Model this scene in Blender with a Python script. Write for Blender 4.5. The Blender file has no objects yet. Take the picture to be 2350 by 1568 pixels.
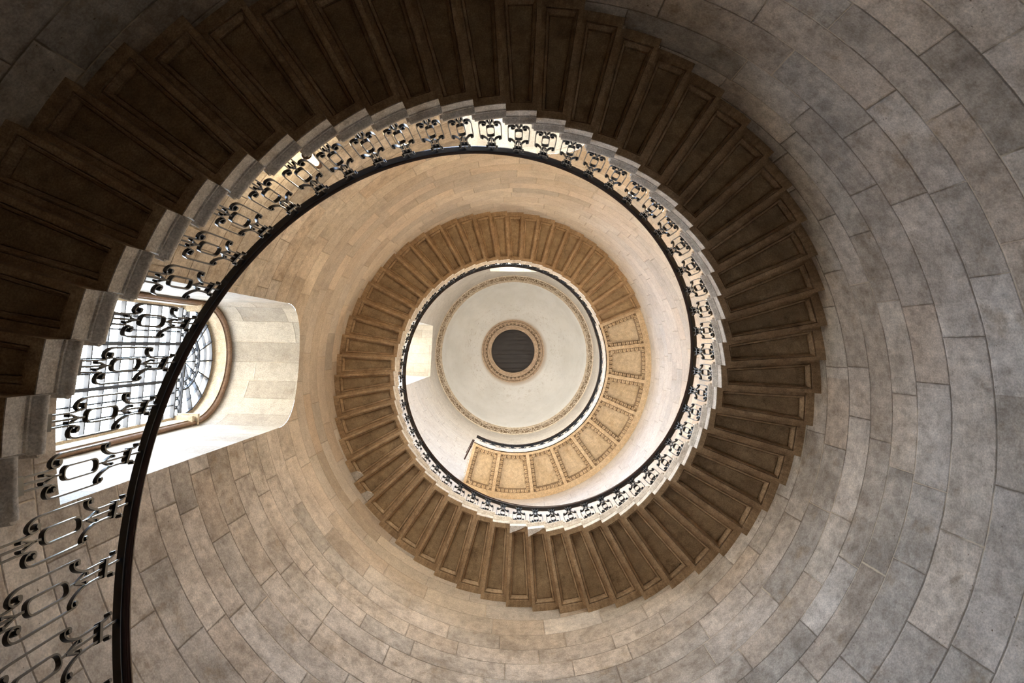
import bpy, math, random
from math import pi, sin, cos, sqrt, atan2, floor
from mathutils import Matrix, Vector
random.seed(7)
SC = bpy.context.scene
COL = SC.collection

# ------------------------------------------------------------------ measured geometry (metres)
H = 0.165            # riser
D = 0.112223         # angle of one step
TH0 = -0.169357      # angle of the upper edge of step 0
Z0 = 7.020356        # soffit height of step 0 above the camera
RW = 3.7387          # wall
RI = 2.523           # inner end of the step soffits
RB = 2.555           # balusters
BETA = -0.062442
PITCH = H / (D * RB)
K_FIRST, K_LAST = -30, 54
LZ = 16.10           # landing soffit
LTOP = 0.215         # tread top above its soffit
TH_END0, TH_END1 = math.radians(113.5), math.radians(117.1)
ZTOP = 27.55

# ------------------------------------------------------------------ mesh helpers
class MB:
    def __init__(s):
        s.v = []; s.f = []; s.uv = None
    def quad_strip(s, rows, closed_u=False, closed_v=False, flip=False):
        """rows: list of lists of points, all the same length"""
        b = len(s.v); n = len(rows[0]); m = len(rows)
        for r in rows: s.v.extend(r)
        for i in range(m if closed_v else m - 1):
            i2 = (i + 1) % m
            for j in range(n if closed_u else n - 1):
                j2 = (j + 1) % n
                q = (b + i*n + j, b + i*n + j2, b + i2*n + j2, b + i2*n + j)
                s.f.append(q[::-1] if flip else q)
        return s
    def poly(s, pts, flip=False):
        b = len(s.v); s.v.extend(pts)
        q = tuple(range(b, b + len(pts)))
        s.f.append(q[::-1] if flip else q)
    def box(s, x0, x1, y0, y1, z0, z1, fn=None):
        p = [(x, y, z) for z in (z0, z1) for y in (y0, y1) for x in (x0, x1)]
        if fn: p = [fn(*q) for q in p]
        b = len(s.v); s.v.extend(p)
        for q in ((0,2,3,1),(4,5,7,6),(0,1,5,4),(2,6,7,3),(0,4,6,2),(1,3,7,5)):
            s.f.append(tuple(b + i for i in q))
    def ribbon(s, path, t, d, x=0.0, closed=False, fn=None):
        """flat bar: path of (y,z), thickness t in the plane, depth d along x"""
        n = len(path); rows = []
        for i, (y, z) in enumerate(path):
            if closed: a, c = path[(i-1) % n], path[(i+1) % n]
            else: a, c = path[max(i-1, 0)], path[min(i+1, n-1)]
            dy, dz = c[0]-a[0], c[1]-a[1]; L = sqrt(dy*dy + dz*dz) or 1
            ny, nz = -dz/L*t/2, dy/L*t/2
            q = [(x-d/2, y+ny, z+nz), (x+d/2, y+ny, z+nz), (x+d/2, y-ny, z-nz), (x-d/2, y-ny, z-nz)]
            if fn: q = [fn(*p) for p in q]
            rows.append(q)
        s.quad_strip(rows, closed_u=True, closed_v=closed)
        if not closed:
            s.poly(rows[0]); s.poly(rows[-1], flip=True)
    def cyl(s, c, ax, r, L, n=10, r2=None):
        """closed cylinder, centre of its base c, unit axis ax"""
        ax = Vector(ax).normalized(); c = Vector(c)
        u = ax.orthogonal().normalized(); w = ax.cross(u)
        r2 = r if r2 is None else r2
        rows = [[tuple(c + ax*h + (u*cos(2*pi*i/n) + w*sin(2*pi*i/n))*rr) for i in range(n)] for h, rr in ((0, r), (L, r2))]
        s.quad_strip(rows, closed_u=True)
        s.poly(rows[0], flip=True); s.poly(rows[1])
    def tube(s, pts, r, n=6, closed=False):
        rows = []; m = len(pts); up = Vector((0, 0, 1))
        for i, p in enumerate(pts):
            p = Vector(p)
            a = Vector(pts[(i-1) % m] if closed else pts[max(i-1, 0)]); c = Vector(pts[(i+1) % m] if closed else pts[min(i+1, m-1)])
            t = (c-a).normalized()
            u = t.cross(up)
            if u.length < 1e-4: u = Vector((1, 0, 0))
            u.normalize(); w = t.cross(u)
            rr = r(i/(m-1)) if callable(r) else r
            rows.append([tuple(p + (u*cos(2*pi*j/n) + w*sin(2*pi*j/n))*rr) for j in range(n)])
        s.quad_strip(rows, closed_u=True, closed_v=closed)
        if not closed: s.poly(rows[0], flip=True); s.poly(rows[-1])
    def mesh(s, name, mat, smooth=False, uvf=None):
        me = bpy.data.meshes.new(name)
        me.from_pydata([tuple(p) for p in s.v], [], s.f); me.validate(); me.update()
        if uvf:
            uv = me.uv_layers.new(name='UVMap')
            for l in me.loops:
                uv.data[l.index].uv = uvf(*me.vertices[l.vertex_index].co)
        if mat: me.materials.append(mat)
        if smooth:
            me.polygons.foreach_set('use_smooth', [True]*len(me.polygons))
            try: me.set_sharp_from_angle(angle=math.radians(38))
            except Exception: pass
        return me
    def obj(s, name, mat, parent=None, smooth=False, uvf=None):
        return link(name, s.mesh(name, mat, smooth, uvf), parent)

def link(name, me, parent=None):
    o = bpy.data.objects.new(name, me); COL.objects.link(o)
    if parent: o.parent = parent
    return o
def empty(name, loc=(0, 0, 0), rz=0):
    o = bpy.data.objects.new(name, None); COL.objects.link(o)
    o.location = loc; o.rotation_euler = (0, 0, rz); o.empty_display_size = 0.1
    return o
def tag(o, label=None, cat=None, group=None, kind=None):
    for k, v in (('label', label), ('category', cat), ('group', group), ('kind', kind)):
        if v: o[k] = v
    return o
def copy_tree(o, parent=None):
    c = o.copy(); COL.objects.link(c); c.parent = parent
    for ch in o.children: copy_tree(ch, c)
    return c
def P(r, th, z): return (r*cos(th), r*sin(th), z)

# ------------------------------------------------------------------ node helpers
class N:
    def __init__(s, name):
        s.m = bpy.data.materials.new(name); s.m.use_nodes = True
        s.t = s.m.node_tree; s.t.nodes.clear()
        s.out = s.t.nodes.new('ShaderNodeOutputMaterial')
        s.b = s.t.nodes.new('ShaderNodeBsdfPrincipled')
        s.t.links.new(s.b.outputs[0], s.out.inputs[0])
    def put(s, sock, v):
        if v is None: return
        if isinstance(v, bpy.types.NodeSocket): s.t.links.new(v, sock)
        else: sock.default_value = v
    def math(s, op, a, b=None, c=None, clamp=False):
        n = s.t.nodes.new('ShaderNodeMath'); n.operation = op; n.use_clamp = clamp
        s.put(n.inputs[0], a)
        if b is not None: s.put(n.inputs[1], b)
        if c is not None: s.put(n.inputs[2], c)
        return n.outputs[0]
    def comb(s, x, y, z=0.0):
        n = s.t.nodes.new('ShaderNodeCombineXYZ')
        for i, v in enumerate((x, y, z)): s.put(n.inputs[i], v)
        return n.outputs[0]
    def sep(s, v):
        n = s.t.nodes.new('ShaderNodeSeparateXYZ'); s.put(n.inputs[0], v); return n.outputs
    def coord(s, kind='Object'):
        if kind == 'Position': return s.t.nodes.new('ShaderNodeNewGeometry').outputs['Position']
        return s.t.nodes.new('ShaderNodeTexCoord').outputs[kind]
    def noise(s, vec, scale, detail=4, rough=0.55, dist=0.0):
        n = s.t.nodes.new('ShaderNodeTexNoise'); s.put(n.inputs['Vector'], vec)
        n.inputs['Scale'].default_value = scale; n.inputs['Detail'].default_value = detail
        n.inputs['Roughness'].default_value = rough; n.inputs['Distortion'].default_value = dist
        return n.outputs[0]
    def white(s, vec):
        n = s.t.nodes.new('ShaderNodeTexWhiteNoise'); n.noise_dimensions = '3D'; s.put(n.inputs['Vector'], vec); return n.outputs
    def ramp(s, f, stops, interp='LINEAR'):
        n = s.t.nodes.new('ShaderNodeValToRGB'); cr = n.color_ramp; cr.interpolation = interp
        while len(cr.elements) < len(stops): cr.elements.new(0.5)
        for e, (p, c) in zip(cr.elements, stops):
            e.position = p; e.color = (*c, 1) if len(c) == 3 else c
        s.put(n.inputs[0], f); return n.outputs[0]
    def mix(s, f, a, b, mode='MIX'):
        n = s.t.nodes.new('ShaderNodeMix'); n.data_type = 'RGBA'; n.blend_type = mode
        s.put(n.inputs[0], f)
        for i, v in ((6, a), (7, b)):
            if isinstance(v, tuple) and len(v) == 3: v = (*v, 1)
            s.put(n.inputs[i], v)
        return n.outputs[2]
    def mapr(s, v, a, b, c=0.0, d=1.0):
        n = s.t.nodes.new('ShaderNodeMapRange'); n.interpolation_type = 'SMOOTHSTEP'
        s.put(n.inputs[0], v)
        for i, x in enumerate((a, b, c, d)): s.put(n.inputs[i+1], x)
        return n.outputs[0]
    def scalev(s, v, sc):
        n = s.t.nodes.new('ShaderNodeMapping'); s.put(n.inputs[0], v); n.inputs['Scale'].default_value = sc; return n.outputs[0]
    def bump(s, h, strength, dist, prev=None):
        n = s.t.nodes.new('ShaderNodeBump'); n.inputs['Strength'].default_value = strength; n.inputs['Distance'].default_value = dist
        s.put(n.inputs['Height'], h)
        if prev is not None: s.put(n.inputs['Normal'], prev)
        return n.outputs[0]
    def fin(s, col=None, rough=0.8, normal=None, spec=None, metal=None):
        if isinstance(col, tuple) and len(col) == 3: col = (*col, 1)
        s.put(s.b.inputs['Base Color'], col); s.put(s.b.inputs['Roughness'], rough)
        if normal is not None: s.put(s.b.inputs['Normal'], normal)
        if spec is not None: s.b.inputs['Specular IOR Level'].default_value = spec
        if metal is not None: s.b.inputs['Metallic'].default_value = metal
        return s.m

def masonry(name, palette, h=0.40, w=0.95, tone=1.0, joint=1.0, mottle=1.0, clean=False, mortar=((0.17, 0.135, 0.10), (0.60, 0.50, 0.36))):
    n = N(name)
    uv = n.sep(n.coord('UV')); u, v = uv[0], uv[1]
    pos = n.coord('Position')
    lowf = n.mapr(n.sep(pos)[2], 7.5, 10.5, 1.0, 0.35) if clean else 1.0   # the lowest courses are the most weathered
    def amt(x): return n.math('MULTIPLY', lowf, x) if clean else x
    wob = n.math('MULTIPLY_ADD', n.noise(pos, 3.0, 3), 0.03, -0.015)
    v1 = n.math('ADD', v, n.math('MULTIPLY', n.math('SINE', n.math('MULTIPLY', v, 3.1)), 0.05))
    vh = n.math('DIVIDE', n.math('ADD', v1, n.math('MULTIPLY', wob, 0.5)), h)
    row = n.math('FLOOR', vh)
    rr = n.white(n.comb(row, 3.3, 1.0))[0]
    us = n.math('SINE', n.math('ADD', n.math('MULTIPLY', u, 2.3), n.math('MULTIPLY', row, 1.7)))
    u1 = n.math('ADD', n.math('DIVIDE', n.math('ADD', u, n.math('MULTIPLY', wob, 0.5)), w), n.math('ADD', n.math('MULTIPLY', rr, 13.7), n.math('MULTIPLY', us, 0.17)))
    colm = n.math('FLOOR', u1)
    fu = n.math('FRACT', u1); fv = n.math('FRACT', vh)
    du = n.math('MULTIPLY', n.math('MINIMUM', fu, n.math('SUBTRACT', 1.0, fu)), w)
    dv = n.math('MULTIPLY', n.math('MINIMUM', fv, n.math('SUBTRACT', 1.0, fv)), h)
    d = n.math('MINIMUM', du, dv)
    rnd = n.white(n.comb(colm, row, 7.0))
    col = n.ramp(rnd[0], palette)
    tint = n.ramp(rnd[1], [(0, (0.84, 0.83, 0.82)), (1, (1.28, 1.26, 1.23))])
    col = n.mix(0.9, col, tint, 'MULTIPLY')
    if clean:
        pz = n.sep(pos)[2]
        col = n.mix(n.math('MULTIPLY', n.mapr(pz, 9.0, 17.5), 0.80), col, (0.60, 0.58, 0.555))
    if clean:                                        # colour less saturated in the lowest courses
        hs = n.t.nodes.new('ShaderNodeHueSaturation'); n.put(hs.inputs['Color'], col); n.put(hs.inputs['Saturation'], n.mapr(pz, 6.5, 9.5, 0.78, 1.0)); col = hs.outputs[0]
    # weathering: broad clouds, streaked tooling, fine grain
    big = n.ramp(n.noise(pos, 1.6, 4, 0.65), [(0.32, (0.60, 0.57, 0.55)), (0.52, (0.95, 0.94, 0.93)), (0.7, (1.14, 1.13, 1.12))])
    col = n.mix(amt(0.85*mottle), col, big, 'MULTIPLY')
    st = n.noise(n.comb(n.math('MULTIPLY', u, 14.0), n.math('MULTIPLY', v, 3.0), n.math('MULTIPLY', rnd[0], 30.0)), 1.0, 4, 0.6)
    col = n.mix(amt(0.45*mottle), col, n.ramp(st, [(0.3, (0.70, 0.68, 0.66)), (0.7, (1.12, 1.12, 1.12))]), 'MULTIPLY')
    stain = n.mapr(n.noise(pos, 2.7, 4, 0.65), 0.56, 0.72)
    col = n.mix(n.math('MULTIPLY', stain, amt(0.5*mottle)), col, (0.33, 0.24, 0.15), 'MIX')
    fine = n.noise(pos, 60, 2, 0.7)
    col = n.mix(0.85, col, n.ramp(fine, [(0.34, (0.74, 0.73, 0.71)), (0.66, (1.12, 1.12, 1.11))]), 'MULTIPLY')
    mid = n.noise(pos, 8, 6, 0.72)
    col = n.mix(amt(0.9*mottle), col, n.ramp(mid, [(0.34, (0.66, 0.63, 0.60)), (0.52, (0.98, 0.98, 0.97)), (0.66, (1.20, 1.19, 1.17))]), 'MULTIPLY')
    pit = n.mapr(n.math('ADD', n.noise(pos, 30, 2, 0.5), n.math('MULTIPLY', n.noise(pos, 1.1, 2), 0.25)), 0.345, 0.365)
    col = n.mix(n.math('SUBTRACT', 1.0, pit), col, (0.16, 0.12, 0.08))
    jm = n.mapr(n.math('ADD', d, n.math('MULTIPLY', n.math('SUBTRACT', n.noise(pos, 14, 3), 0.5), 0.010)), 0.002, 0.0075)
    mcol = n.mix(n.mapr(n.noise(pos, 0.9, 3), 0.50, 0.60), mortar[0], mortar[1])
    if clean: mcol = n.mix(n.mapr(n.sep(pos)[2], 7.0, 10.0, 0.0, 0.75), mcol, (0.50, 0.42, 0.33))
    col = n.mix(n.math('MULTIPLY', n.math('SUBTRACT', 1.0, jm), amt(0.9*joint)), col, mcol)
    if tone != 1.0: col = n.mix(1.0, col, (tone, tone, tone), 'MULTIPLY')
    hgt = n.math('ADD', n.math('MULTIPLY', n.mapr(d, 0.001, 0.016), 1.0), n.math('ADD', n.math('MULTIPLY', rnd[0], 0.3), n.math('MULTIPLY', mid, 0.6)))
    nb = n.bump(hgt, 0.75*joint, 0.012)
    return n.fin(col, 0.85, nb, 0.25)

def stone(name, c, c2, dark, sc=1.0, streak=0.5, bump=0.5, rough=0.8):
    n = N(name); pos = n.coord('Position'); ob = n.coord('Object')
    a = n.noise(pos, 2.3*sc, 6, 0.62)
    col = n.mix(n.mapr(a, 0.3, 0.7), c, c2)
    s2 = n.noise(n.scalev(ob, (1.2, 26, 6)), 1.0, 5, 0.6)
    col = n.mix(streak, col, n.ramp(s2, [(0.3, (0.72, 0.70, 0.68)), (0.7, (1.12, 1.10, 1.08))]), 'MULTIPLY')
    stn = n.mapr(n.noise(pos, 4.1*sc, 6, 0.7), 0.53, 0.70)
    col = n.mix(n.math('MULTIPLY', stn, 0.55), col, dark)
    fine = n.noise(pos, 75, 2, 0.7)
    col = n.mix(0.9, col, n.ramp(fine, [(0.34, (0.68, 0.66, 0.64)), (0.66, (1.16, 1.15, 1.14))]), 'MULTIPLY')
    mid = n.noise(pos, 11, 5, 0.7)
    col = n.mix(0.8, col, n.ramp(mid, [(0.34, (0.72, 0.70, 0.67)), (0.64, (1.12, 1.12, 1.11))]), 'MULTIPLY')
    nb = n.bump(mid, bump, 0.006)
    return n.fin(col, rough, nb, 0.25)

M = {}
M['wall'] = masonry('ashlar_wall', clean=True, palette=[(0, (0.50, 0.42, 0.33)), (0.2, (0.60, 0.52, 0.43)), (0.4, (0.46, 0.41, 0.35)), (0.58, (0.63, 0.56, 0.465)), (0.75, (0.51, 0.415, 0.32)), (0.9, (0.59, 0.54, 0.475)), (1, (0.44, 0.385, 0.325))])
M['reveal'] = masonry('ashlar_reveal', [(0, (0.47, 0.43, 0.37)), (0.5, (0.50, 0.475, 0.42)), (1, (0.45, 0.42, 0.37))], h=0.36, w=1.0, joint=0.45, mottle=0.4)
M['soffit'] = stone('step_soffit_stone', (0.41, 0.29, 0.18), (0.56, 0.42, 0.275), (0.17, 0.11, 0.062), streak=0.7)
M['panel'] = stone('step_panel_stone', (0.34, 0.25, 0.155), (0.48, 0.37, 0.24), (0.14, 0.09, 0.052), streak=0.5)
M['fascia'] = stone('tread_end_stone', (0.62, 0.58, 0.53), (0.74, 0.71, 0.66), (0.30, 0.23, 0.17), streak=0.35, bump=0.35)
M['landing'] = stone('landing_stone', (0.66, 0.53, 0.37), (0.74, 0.63, 0.47), (0.46, 0.32, 0.19), sc=0.6, streak=0.15, bump=0.25)
M['coffer'] = stone('coffer_stone', (0.64, 0.54, 0.39), (0.72, 0.63, 0.49), (0.50, 0.36, 0.22), sc=0.8, streak=0.1, bump=0.2)
M['carved'] = stone('carved_stone', (0.70, 0.57, 0.40), (0.80, 0.69, 0.53), (0.26, 0.16, 0.09), sc=2.0, streak=0.1, bump=0.3)
M['frieze'] = stone('frieze_stone', (0.74, 0.65, 0.53), (0.84, 0.77, 0.67), (0.30, 0.21, 0.14), sc=2.0, streak=0.0, bump=0.3)
M['shaded_hollow'] = stone('shaded_hollow_stone', (0.24, 0.18, 0.13), (0.34, 0.27, 0.20), (0.12, 0.08, 0.05), sc=2.0, streak=0.0, bump=0.3)  # dark tone paints shade into the hollows behind border and wreath carving
M['shaded_frieze'] = stone('shaded_frieze_stone', (0.36, 0.28, 0.20), (0.46, 0.37, 0.28), (0.16, 0.10, 0.07), sc=2.0, streak=0.0, bump=0.3)  # darker copy of the frieze stone, shade painted in behind the foliage
M['wreath'] = stone('wreath_stone', (0.60, 0.46, 0.34), (0.72, 0.58, 0.45), (0.24, 0.15, 0.10), sc=2.0, streak=0.0, bump=0.3)
M['moulding'] = stone('window_moulding_stone', (0.24, 0.15, 0.095), (0.30, 0.20, 0.14), (0.22, 0.13, 0.08), streak=0.2, bump=0.3)
M['jamb'] = stone('window_inner_stone', (0.56, 0.47, 0.34), (0.62, 0.54, 0.42), (0.52, 0.40, 0.27), streak=0.1, bump=0.2)
M['plaster'] = stone('plaster_patch', (0.80, 0.79, 0.78), (0.86, 0.85, 0.84), (0.55, 0.52, 0.48), streak=0.1, bump=0.3)
M['floor'] = stone('floor_stone', (0.50, 0.44, 0.37), (0.60, 0.54, 0.46), (0.30, 0.26, 0.22), streak=0.0, bump=0.2)

def dome_mat():
    n = N('dome_plaster'); pos = n.coord('Position'); p = n.sep(pos)
    r = n.math('SQRT', n.math('ADD', n.math('POWER', p[0], 2.0), n.math('POWER', n.math('ADD', p[1], 0.06), 2.0)))
    col = n.mix(n.mapr(n.noise(pos, 0.8, 4, 0.6), 0.35, 0.65), (0.69, 0.685, 0.66), (0.76, 0.755, 0.735))
    th = n.math('ARCTAN2', p[1], p[0])
    scratch = n.noise(n.comb(n.math('MULTIPLY', r, 5.0), n.math('MULTIPLY', th, 5.0), 0.0), 2.2, 9, 0.8, 1.2)
    band = n.math('MULTIPLY', n.mapr(r, 1.7, 2.0), n.math('SUBTRACT', 1.0, n.mapr(r, 2.1, 2.9)))
    f = n.math('MULTIPLY', n.mapr(scratch, 0.52, 0.68), n.math('ADD', n.math('MULTIPLY', band, 0.6), 0.2))
    col = n.mix(f, col, (0.36, 0.29, 0.22))
    ring = n.math('SUBTRACT', 1.0, n.mapr(r, 1.62, 1.80))
    col = n.mix(n.math('MULTIPLY', ring, 0.6), col, (0.42, 0.31, 0.21))
    fine = n.noise(pos, 30, 4)
    return n.fin(col, 0.85, n.bump(fine, 0.3, 0.006), 0.2)
M['dome'] = dome_mat()

def iron():
    n = N('black_painted_iron'); pos = n.coord('Position')
    f = n.noise(pos, 55, 4, 0.6)
    return n.fin(n.mix(f, (0.006, 0.009, 0.014), (0.020, 0.028, 0.040)), 0.30, n.bump(f, 0.35, 0.0015), 0.55)
M['iron'] = iron()
def wood_rail():
    n = N('handrail_mahogany'); pos = n.coord('UV')
    f = n.noise(n.scalev(pos, (2, 60, 1)), 1.0, 5, 0.6)
    return n.fin(n.mix(f, (0.012, 0.006, 0.005), (0.060, 0.026, 0.020)), 0.22, n.bump(f, 0.2, 0.001), 0.6)
M['rail'] = wood_rail()
def boards():
    n = N('dark_boards'); ob = n.coord('Object')
    f = n.noise(n.scalev(ob, (1.5, 30, 8)), 1.0, 5, 0.6)
    return n.fin(n.mix(f, (0.022, 0.019, 0.019), (0.048, 0.042, 0.041)), 0.6, n.bump(f, 0.3, 0.002))
M['boards'] = boards()
def flat(name, c, rough=0.5, metal=0.0):
    n = N(name); f = n.noise(n.coord('Position'), 30, 3)
    return n.fin(n.mix(f, tuple(x*0.85 for x in c), tuple(min(1, x*1.15) for x in c)), rough, None, None, metal)
M['leadbar'] = flat('window_bar_paint', (0.035, 0.045, 0.065), 0.45)
M['bronze'] = flat('lamp_dark_metal', (0.05, 0.03, 0.022), 0.35, 0.6)
def glass():
    n = N('window_glass'); t = n.t
    t.nodes.remove(n.b)
    tr = t.nodes.new('ShaderNodeBsdfTransparent'); tr.inputs[0].default_value = (0.93, 0.97, 1, 1)
    gl = t.nodes.new('ShaderNodeBsdfGlossy'); gl.inputs['Roughness'].default_value = 0.05
    fr = t.nodes.new('ShaderNodeLayerWeight'); fr.inputs[0].default_value = 0.12
    mx = t.nodes.new('ShaderNodeMixShader')
    t.links.new(fr.outputs['Facing'], mx.inputs[0]); t.links.new(tr.outputs[0], mx.inputs[1]); t.links.new(gl.outputs[0], mx.inputs[2])
    t.links.new(mx.outputs[0], n.out.inputs[0]); return n.m
M['glass'] = glass()
def glow(name, c, s):
    n = N(name); n.fin((*c, 1), 0.4)
    n.b.inputs['Emission Color'].default_value = (*c, 1); n.b.inputs['Emission Strength'].default_value = s
    return n.m
M['lampglass'] = glow('lit_lamp_glass', (1.0, 0.74, 0.42), 9.0)

# ------------------------------------------------------------------ windows in the round wall
# centre angle, half width, sill, springing (or head), arched?, depth of glass
WIN = [
    dict(th=math.radians(181.5), hw=0.95, sill=4.58, top=8.86, arch=True, glass=5.22),
    dict(th=math.radians(-88.0), hw=0.94, sill=5.5, top=8.86, arch=True, glass=5.22),
    dict(th=math.radians(182.6), hw=1.085, sill=13.3, top=25.0, arch=False, glass=5.22),  # sill lowered, unseen behind the upper flight, to admit more daylight
    dict(th=math.radians(-88.9), hw=1.09, sill=15.4, top=24.75, arch=False, glass=5.22),  # lower part likewise unseen, extended down to let in more light
]
def arch_z(w, u):
    if not w['arch']: return w['top']
    q = max(0.0, 1 - (u/w['hw'])**2)
    return w['top'] + 1.02*w['hw']*sqrt(q)

def build_wall():
    cols = set(i*2*pi/240 for i in range(240))
    spans = []
    for w in WIN:
        a = math.asin(w['hw']/RW)
        for i in range(41):
            u = w['hw']*sin(-pi/2 + pi*i/40)
            cols.add((w['th'] + math.asin(u/RW)) % (2*pi))
        spans.append((w, a))
    cs = sorted(cols); out = []
    for c in cs:
        if not out or c - out[-1] > 1e-5: out.append(c)
    cs = out; n = len(cs)
    m = MB(); uvs = []
    def q(a, b, za0, zb0, za1, zb1):
        m.poly([P(RW, a, za0), P(RW, a, za1), P(RW, b, zb1), P(RW, b, zb0)])
        uvs.extend([(RW*a, za0), (RW*a, za1), (RW*b, zb1), (RW*b, zb0)])
    for i in range(n):
        a = cs[i]; b = cs[(i+1) % n] + (2*pi if i == n-1 else 0)
        mid = (a+b)/2; cuts = []
        for w, hw in spans:
            dm = (mid - w['th'] + pi) % (2*pi) - pi
            if abs(dm) < hw - 1e-6:
                ua = RW*sin((a - w['th'] + pi) % (2*pi) - pi); ub = RW*sin((b - w['th'] + pi) % (2*pi) - pi)
                cuts.append((w['sill'], w['sill'], arch_z(w, ua), arch_z(w, ub)))
        cuts.sort()
        za = zb = -1.6
        for s0, s1, t0, t1 in cuts:
            q(a, b, za, zb, s0, s1); za, zb = t0, t1
        q(a, b, za, zb, ZTOP, ZTOP)
    me = bpy.data.meshes.new('wall_round')
    me.from_pydata(m.v, [], m.f); me.update()
    uv = me.uv_layers.new(name='UVMap')
    k = 0
    for p in me.polygons:
        for li in p.loop_indices:
            uv.data[li].uv = uvs[k]; k += 1
    me.materials.append(M['wall'])
    me.polygons.foreach_set('use_smooth', [True]*len(me.polygons))
    o = link('wall_round', me); tag(o, kind='structure')
    return o
build_wall()

def outline(w, hw=None, n=28, sill=None, shrink=0.0):
    """closed outline (u,z) going up the right, over the head, down the left"""
    hw = (hw or w['hw']) - shrink; s = (w['sill'] if sill is None else sill) + shrink
    pts = [(hw, s)]
    if w['arch']:
        for i in range(n+1):
            a = pi*i/n; pts.append((hw*cos(a), w['top'] + 1.02*hw*sin(a)))
    else:
        pts += [(hw, w['top']-shrink), (-hw, w['top']-shrink)]
    pts.append((-hw, s))
    return pts

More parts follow.
